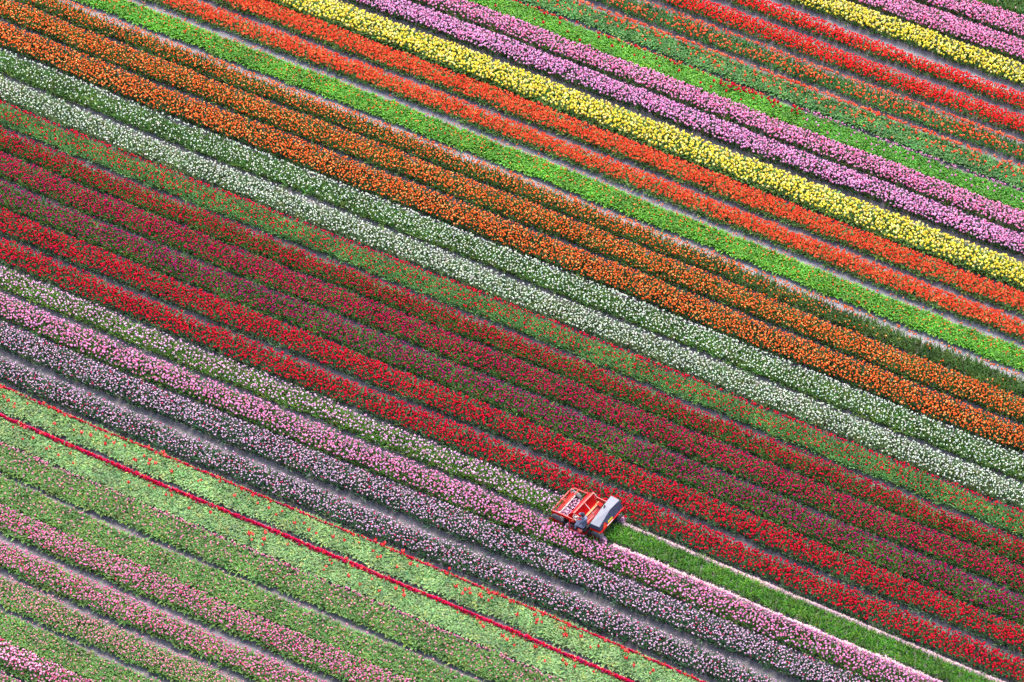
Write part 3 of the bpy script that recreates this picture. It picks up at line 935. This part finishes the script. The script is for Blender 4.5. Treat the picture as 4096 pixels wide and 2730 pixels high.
P_('latch', lambda bm: (add_box(bm, (-.80, .02, 1.275), (.045, .10, .045)), add_box(bm, (-.76, -.03, 1.27), (.03, .03, .05))), BLACK)

# rear plates lean with the hood's back sheet
def rear_pt(y, z):
    """a point just behind the hood's back sheet"""
    t = (z - (Z0 - .02)) / (B2[2] - (Z0 - .02))
    return (-1.185 + .11 * t - .022, y, z)
tri = P_('warning_triangle', lambda bm: add_plate(bm, [rear_pt(.80, .79), rear_pt(.77, .86), rear_pt(.65, 1.03), rear_pt(.58, 1.03), rear_pt(.44, .86), rear_pt(.45, .79)], .010), TRIRED)
def shift(p, d): return (p[0] - d, p[1], p[2])
P_('triangle_face', lambda bm: add_plate(bm, [shift(rear_pt(.74, .82), .008), shift(rear_pt(.615, .99), .008), shift(rear_pt(.50, .82), .008)], .006), FLUO, parent=tri)
P_('number_plate', lambda bm: add_plate(bm, [rear_pt(.36, .82), rear_pt(.36, .90), rear_pt(.02, .90), rear_pt(.02, .82)], .010), YELLOW)

# wheels
def wheel(x, y, r=.27, w=.20):
    def ty(bm):
        n = 24
        prof = [(-.5, .70), (-.5, .90), (-.42, .98), (-.2, 1.0), (.2, 1.0), (.42, .98), (.5, .90), (.5, .70)]
        rings = []
        for k in range(n):
            a = 2 * math.pi * k / n
            rings.append([bm.verts.new((x + r * q * math.cos(a), y + p * w, r + r * q * math.sin(a))) for p, q in prof])
        for k in range(n):
            A, Bq = rings[k], rings[(k + 1) % n]
            for i in range(len(prof) - 1): bm.faces.new((A[i], A[i + 1], Bq[i + 1], Bq[i]))
        for k in range(0, n):
            a = 2 * math.pi * k / n
            rot = Matrix.Rotation(-a, 3, 'Y')
            add_box(bm, (x + r * 1.005 * math.cos(a), y + (.045 if k % 2 else -.045), r + r * 1.005 * math.sin(a)), (.018, w * .5, .022), rot)
    wl = link(bpy.data.objects.new('wheel', None), har)
    t = P_('tyre', ty, TYRE, parent=wl)
    P_('rim', lambda bm: (add_tube(bm, [(x, y - w * .36, r), (x, y + w * .36, r)], r * .7, 16), add_tube(bm, [(x, y - w * .5, r), (x, y + w * .5, r)], r * .2, 8)), TYRE, parent=wl)


wheel(.98, .80); wheel(-.92, .74); wheel(.98, -.62); wheel(-.92, -.56)
P_('axle', lambda bm: (add_tube(bm, [(.98, .8, .27), (.98, .66, .27), (.98, .66, .5)], .03, 8), add_tube(bm, [(-.92, -.62, .27), (-.92, .8, .27)], .03, 8), add_tube(bm, [(.98, -.64, .27), (.98, -.54, .27), (.98, -.54, .5)], .03, 8)), STEEL)
def shield(x0, x1, y):
    return lambda bm: add_plate(bm, [(x0 + .06, y - .03, .12), (x0, y, .24), (x0 - .14, y, .30), (x1 + .1, y, .27), (x1, y, .18), (x1 + .03, y, .06), (x0 - .1, y, .06)], .016)
P_('wheel_shield', shield(1.30, .64, .935), RED)
P_('wheel_shield', shield(-.52, -1.24, .885), DRED)
P_('wheel_shield', shield(1.30, .64, -.76), RED)
P_('wheel_shield', shield(-.52, -1.24, -.72), DRED)

# operator's step, seat and controls
def platform(bm):
    add_box(bm, (-.06, 1.0, .34), (.50, .26, .02))
P_('foot_plate', platform, DRED)
P_('foot_plate_edge', lambda bm: add_beam(bm, (.19, 1.14, .36), (-.18, 1.14, .36), .025, .035), WORN_SHEEN)
P_('step_frame', lambda bm: (add_beam(bm, (.30, .96, .62), (.22, 1.10, .38), .035, .035), add_beam(bm, (.22, 1.10, .40), (.20, 1.13, .12), .035, .035),
   add_beam(bm, (-.14, 1.13, .40), (-.16, 1.15, .12), .05, .04), add_beam(bm, (.32, .95, .62), (.10, .92, .68), .10, .03),
   add_beam(bm, (.22, 1.12, .13), (-.17, 1.15, .13), .03, .03), add_beam(bm, (-.16, 1.14, .33), (-.50, 1.02, .36), .05, .06), add_beam(bm, (-.50, 1.0, .36), (-.60, .90, .62), .04, .05)), RED, .004)
def seat(bm):
    add_box(bm, (-.42, .93, .60), (.30, .34, .07))
st = P_('seat', seat, BLACK, .02)
P_('seat_back', lambda bm: add_box(bm, (-.585, .92, .72), (.05, .32, .26), Matrix.Rotation(R(-12), 3, 'Y')), BLACK, .015, parent=har)
P_('seat_post', lambda bm: add_box(bm, (-.42, .88, .46), (.10, .10, .24)), BLACK)
# steering wheel on its column
sw = link(bpy.data.objects.new('steering_wheel', None), har)
def torus(bm, c, R_, r_, nrm, n=20, m=6, a0=0, a1=2 * math.pi):
    nrm = Vector(nrm).normalized(); u = nrm.orthogonal().normalized(); v = nrm.cross(u)
    rings = []
    for k in range(n):
        a = 2 * math.pi * k / n; d = u * math.cos(a) + v * math.sin(a)
        rings.append([bm.verts.new(Vector(c) + d * (R_ + r_ * math.cos(2 * math.pi * j / m)) + nrm * r_ * math.sin(2 * math.pi * j / m)) for j in range(m)])
    for k in range(n):
        for j in range(m):
            bm.faces.new((rings[k][j], rings[(k + 1) % n][j], rings[(k + 1) % n][(j + 1) % m], rings[k][(j + 1) % m]))
P_('wheel_rim', lambda bm: torus(bm, (.03, .93, .98), .115, .009, (-.45, 0, 1)), WHITE, smooth=True, parent=sw)
P_('steering_column', lambda bm: add_tube(bm, [(.03, .93, .97), (.13, .92, .70)], .018, 8), STEEL, smooth=True, parent=sw)
def ball(bm, c, r, sx=1, sy=1, sz=1, n=12):
    bmesh.ops.create_uvsphere(bm, u_segments=n, v_segments=n // 2 + 2, radius=r, matrix=Matrix.Translation(Vector(c)) @ Matrix.Diagonal((sx, sy, sz, 1)))
P_('dial_housing', lambda bm: ball(bm, (.03, .93, .985), .062, 1, 1, .55), WHITE, smooth=True, parent=sw)
def pedestal(bm):
    add_box(bm, (.15, .90, .68), (.10, .14, .12)); add_tube(bm, [(.02, .80, .74), (.0, .78, .92)], .008, 6); add_tube(bm, [(.06, .76, .74), (.06, .74, .90)], .008, 6)
P_('control_box', pedestal, WORN_SHEEN, .006)
# hoses between seat and hood
def hoses(bm):
    for i in range(4):
        o = i * .025
        add_tube(bm, [(-.58 - o, .86 + o, .66), (-.62 - o, .98, .62), (-.64 - o, 1.04, .46), (-.60 - o, 1.02, .30 + o), (-.56 - o, .92, .28), (-.58 - o, .82, .40)], .012, 6)
P_('hose', hoses, BLACK, smooth=True)
# discharge rollers at both rear corners throw out the petals
P_('discharge_belt', lambda bm: (add_tube(bm, [(-1.20, -.30, .40), (-1.20, -.70, .36)], .07, 10), add_box(bm, (-1.12, -.46, .33), (.22, .40, .06))), BLACK)

# ------------------------------------------------------------------ cut heads riding on the belt and spilling behind
def m2w(x, y, z):
    v = har.matrix_basis @ Vector((x, y, z)); return (v.x, v.y, v.z)


def head_heap(name, label, n, fn, key, size):
    pts = []
    for _ in range(n): pts.append(m2w(*fn()))
    P = np.array(pts); ca, cb = pick_colours(key, n)
    s = size * rng.normal(1, .15, n)
    rot = np.stack([rng.normal(0, .7, n), rng.normal(0, .7, n), rng.uniform(0, 6.28, n)], 1)
    o = scatter(name, 'cup', P, rot, np.stack([s, s, s], 1), ca, cb)
    tag(o, label, kind='stuff')


def zb(x):
    return float(np.interp(x, [.3, .55, .8, .98], [.57, .46, .43, .42]))
U = rng.uniform
def f_belt():
    x = U(.52, .96); return (x, U(-.40, .66), zb(x) + U(0, .03))
def f_front():
    x = U(1.0, 1.2); return (x, U(.1, .76), .40 + U(0, .04))
def f_rr(): return (U(-1.42, -1.16), U(-.74, -.50), U(.04, .34))
def f_lr(): return (U(-1.36, -1.14), U(.72, .92), U(.06, .34))
def f_mid(): return (U(.1, .5), U(.78, 1.0), U(.1, .34))
C['cuthead'] = [(.8, (.70, .34, .46), (.88, .66, .74)), (.2, (.6, .1, .3), (.84, .4, .6))]
head_heap('cut_flower_heads', 'cut pale pink tulip heads riding on the black belt of the harvester', 105, f_belt, 'cuthead', .8)
head_heap('cut_flower_heads', 'few cut pink heads caught at the front cutter bar of the harvester', 34, f_front, 'cuthead', .95)
head_heap('spilled_petals', 'pink and dark petals spilling from the far rear corner of the harvester', 90, f_rr, 'cuthead', .6)
head_heap('spilled_petals', 'pink petals spilling behind the near rear wheel of the harvester', 80, f_lr, 'cuthead', .6)
head_heap('fallen_heads', 'cut heads lying between the near wheels of the harvester', 40, f_mid, 'cuthead', .6)

# ------------------------------------------------------------------ the driver
def W(x, y, z): return (x, y, z)
person = link(bpy.data.objects.new('person', None)); person.empty_display_size = .2
person.location = har.location; person.rotation_euler = har.rotation_euler
tag(person, 'driver in grey blue work clothes and dark cap seated on the harvester', 'person')


def skin_mesh(name, joints, edges, mats, matfn, levels=2):
    """joints: (x, y, z, radius_a, radius_b); the first joint is the root"""
    me = bpy.data.meshes.new(name)
    me.from_pydata([j[:3] for j in joints], edges, [])
    o = link(bpy.data.objects.new(name, me))
    md = o.modifiers.new('skin', 'SKIN'); md.use_smooth_shade = True
    sv = me.skin_vertices[0].data
    for i, j in enumerate(joints):
        sv[i].radius = (j[3], j[4]); sv[i].use_root = (i == 0)
    ss = o.modifiers.new('sub', 'SUBSURF'); ss.levels = levels; ss.render_levels = levels
    dg = bpy.context.evaluated_depsgraph_get()
    ev = bpy.data.meshes.new_from_object(o.evaluated_get(dg))
    bpy.data.objects.remove(o)
    ev.materials.clear()
    for m in mats: ev.materials.append(m)
    for p in ev.polygons:
        p.material_index = matfn(p.center); p.use_smooth = True
    ev.name = name
    return ev


cy = .93
J = [(-.42, cy, .72, .125, .11),          # 0 pelvis
     (-.42, cy, .84, .12, .10), (-.39, cy, .98, .14, .105), (-.37, cy, 1.09, .12, .09), (-.345, cy, 1.16, .05, .05), (-.32, cy, 1.20, .048, .05),  # spine, neck
     (-.305, cy, 1.27, .078, .088), (-.30, cy, 1.335, .07, .078),        # head
     (-.37, cy + .17, 1.08, .062, .062), (-.30, cy + .22, .91, .048, .048), (-.12, cy + .15, .90, .038, .038), (-.06, cy + .12, .955, .024, .030),   # left arm, wrist
     (-.37, cy - .17, 1.08, .062, .062), (-.30, cy - .21, .91, .048, .048), (-.12, cy - .12, .90, .038, .038), (-.055, cy - .08, .965, .024, .030),   # right arm
     (-.38, cy + .09, .70, .085, .085), (-.06, cy + .13, .74, .064, .064), (-.04, cy + .11, .50, .048, .048), (-.03, cy + .10, .40, .036, .04),  # left leg
     (-.38, cy - .09, .70, .085, .085), (-.06, cy - .05, .76, .064, .064), (.00, cy - .03, .52, .048, .048), (.02, cy - .02, .40, .036, .04),    # right leg
     ]
E = [(0, 1), (1, 2), (2, 3), (3, 4), (4, 5), (5, 6), (6, 7), (3, 8), (8, 9), (9, 10), (10, 11), (3, 12), (12, 13), (13, 14), (14, 15),
     (0, 16), (16, 17), (17, 18), (18, 19), (0, 20), (20, 21), (21, 22), (22, 23)]
# hands: a palm and five fingers curled over the wheel rim
for w_, sgn in ((11, 1), (15, -1)):
    wx, wy, wz = J[w_][:3]
    pi_ = len(J); J.append((wx + .04, wy - .01 * sgn, wz + .012, .014, .030)); E.append((w_, pi_))
    for q in range(4):
        oy = (-.026 + .0175 * q); L = (.9, 1.05, 1.0, .8)[q]
        b0 = len(J)
        J.append((wx + .075, wy + oy, wz + .018, .008, .008)); J.append((wx + .075 + .026 * L, wy + oy, wz + .004, .0075, .0075)); J.append((wx + .070 + .022 * L, wy + oy, wz - .020, .007, .007))
        E += [(pi_, b0), (b0, b0 + 1), (b0 + 1, b0 + 2)]
    b0 = len(J)
    J.append((wx + .035, wy - .035 * sgn, wz + .004, .010, .010)); J.append((wx + .065, wy - .045 * sgn, wz - .010, .008, .008))
    E += [(pi_, b0), (b0, b0 + 1)]


def body_mat(c):
    if c.z > 1.185: return 2
    if c.x > -.075 and c.z > .88: return 2
    if c.z < .80 and not (c.x < -.2 and c.z > .79): return 1
    return 0


body = skin_mesh('body', J, E, [JACKET, TROUSERS, SKIN], body_mat, 2)
link(bpy.data.objects.new('body', body), person)
def boots(bm):
    for (x, y) in ((-.03, cy + .10), (.02, cy - .02)):
        add_box(bm, (x + .03, y, .385), (.22, .08, .06)); add_box(bm, (x - .03, y, .44), (.09, .075, .10))
P_('boot', lambda bm: (add_box(bm, (.0, cy + .10, .385), (.22, .08, .07)), add_box(bm, (-.04, cy + .10, .44), (.10, .078, .09))), BOOT, .02, parent=person)
P_('boot', lambda bm: (add_box(bm, (.05, cy - .02, .385), (.22, .08, .07)), add_box(bm, (.01, cy - .02, .44), (.10, .078, .09))), BOOT, .02, parent=person)
def cap(bm):
    bmesh.ops.create_uvsphere(bm, u_segments=16, v_segments=10, radius=.102, matrix=Matrix.Translation((-.305, cy, 1.325)) @ Matrix.Diagonal((1.0, .92, .82, 1)))
    for v in list(bm.verts):
        if v.co.z < 1.305: v.co.z = 1.305
P_('cap', cap, CAPCLOTH, smooth=True, parent=person)
P_('cap_brim', lambda bm: add_plate(bm, [(-.22, cy - .075, 1.315), (-.15, cy - .06, 1.30), (-.125, cy, 1.297), (-.15, cy + .06, 1.30), (-.22, cy + .075, 1.315)], .008), JACKET, parent=person)
P_('hair', lambda bm: (ball(bm, (-.335, cy, 1.275), .083, .85, .98, .72)), HAIR, smooth=True, parent=person)
def face(bm):
    ball(bm, (-.222, cy, 1.255), .016, 1, .8, 1.3, 8)
    for s_ in (-1, 1): ball(bm, (-.30, cy + .078 * s_, 1.26), .02, .7, .4, 1.2, 8)
P_('nose_and_ears', face, SKIN, smooth=True, parent=person)
P_('eye', lambda bm: [ball(bm, (-.232, cy + .03 * s_, 1.285), .010, .6, 1.2, .8, 8) for s_ in (-1, 1)], BLACK, smooth=True, parent=person)
P_('mouth', lambda bm: ball(bm, (-.228, cy, 1.225), .014, .4, 1.7, .35, 8), DRED, smooth=True, parent=person)
P_('scarf', lambda bm: torus(bm, (-.345, cy, 1.155), .065, .035, (.25, 0, 1), 14, 8), TROUSERS, smooth=True, parent=person)
P_('jacket_hood', lambda bm: ball(bm, (-.44, cy, 1.13), .085, .7, 1.15, .55), TROUSERS, smooth=True, parent=person)
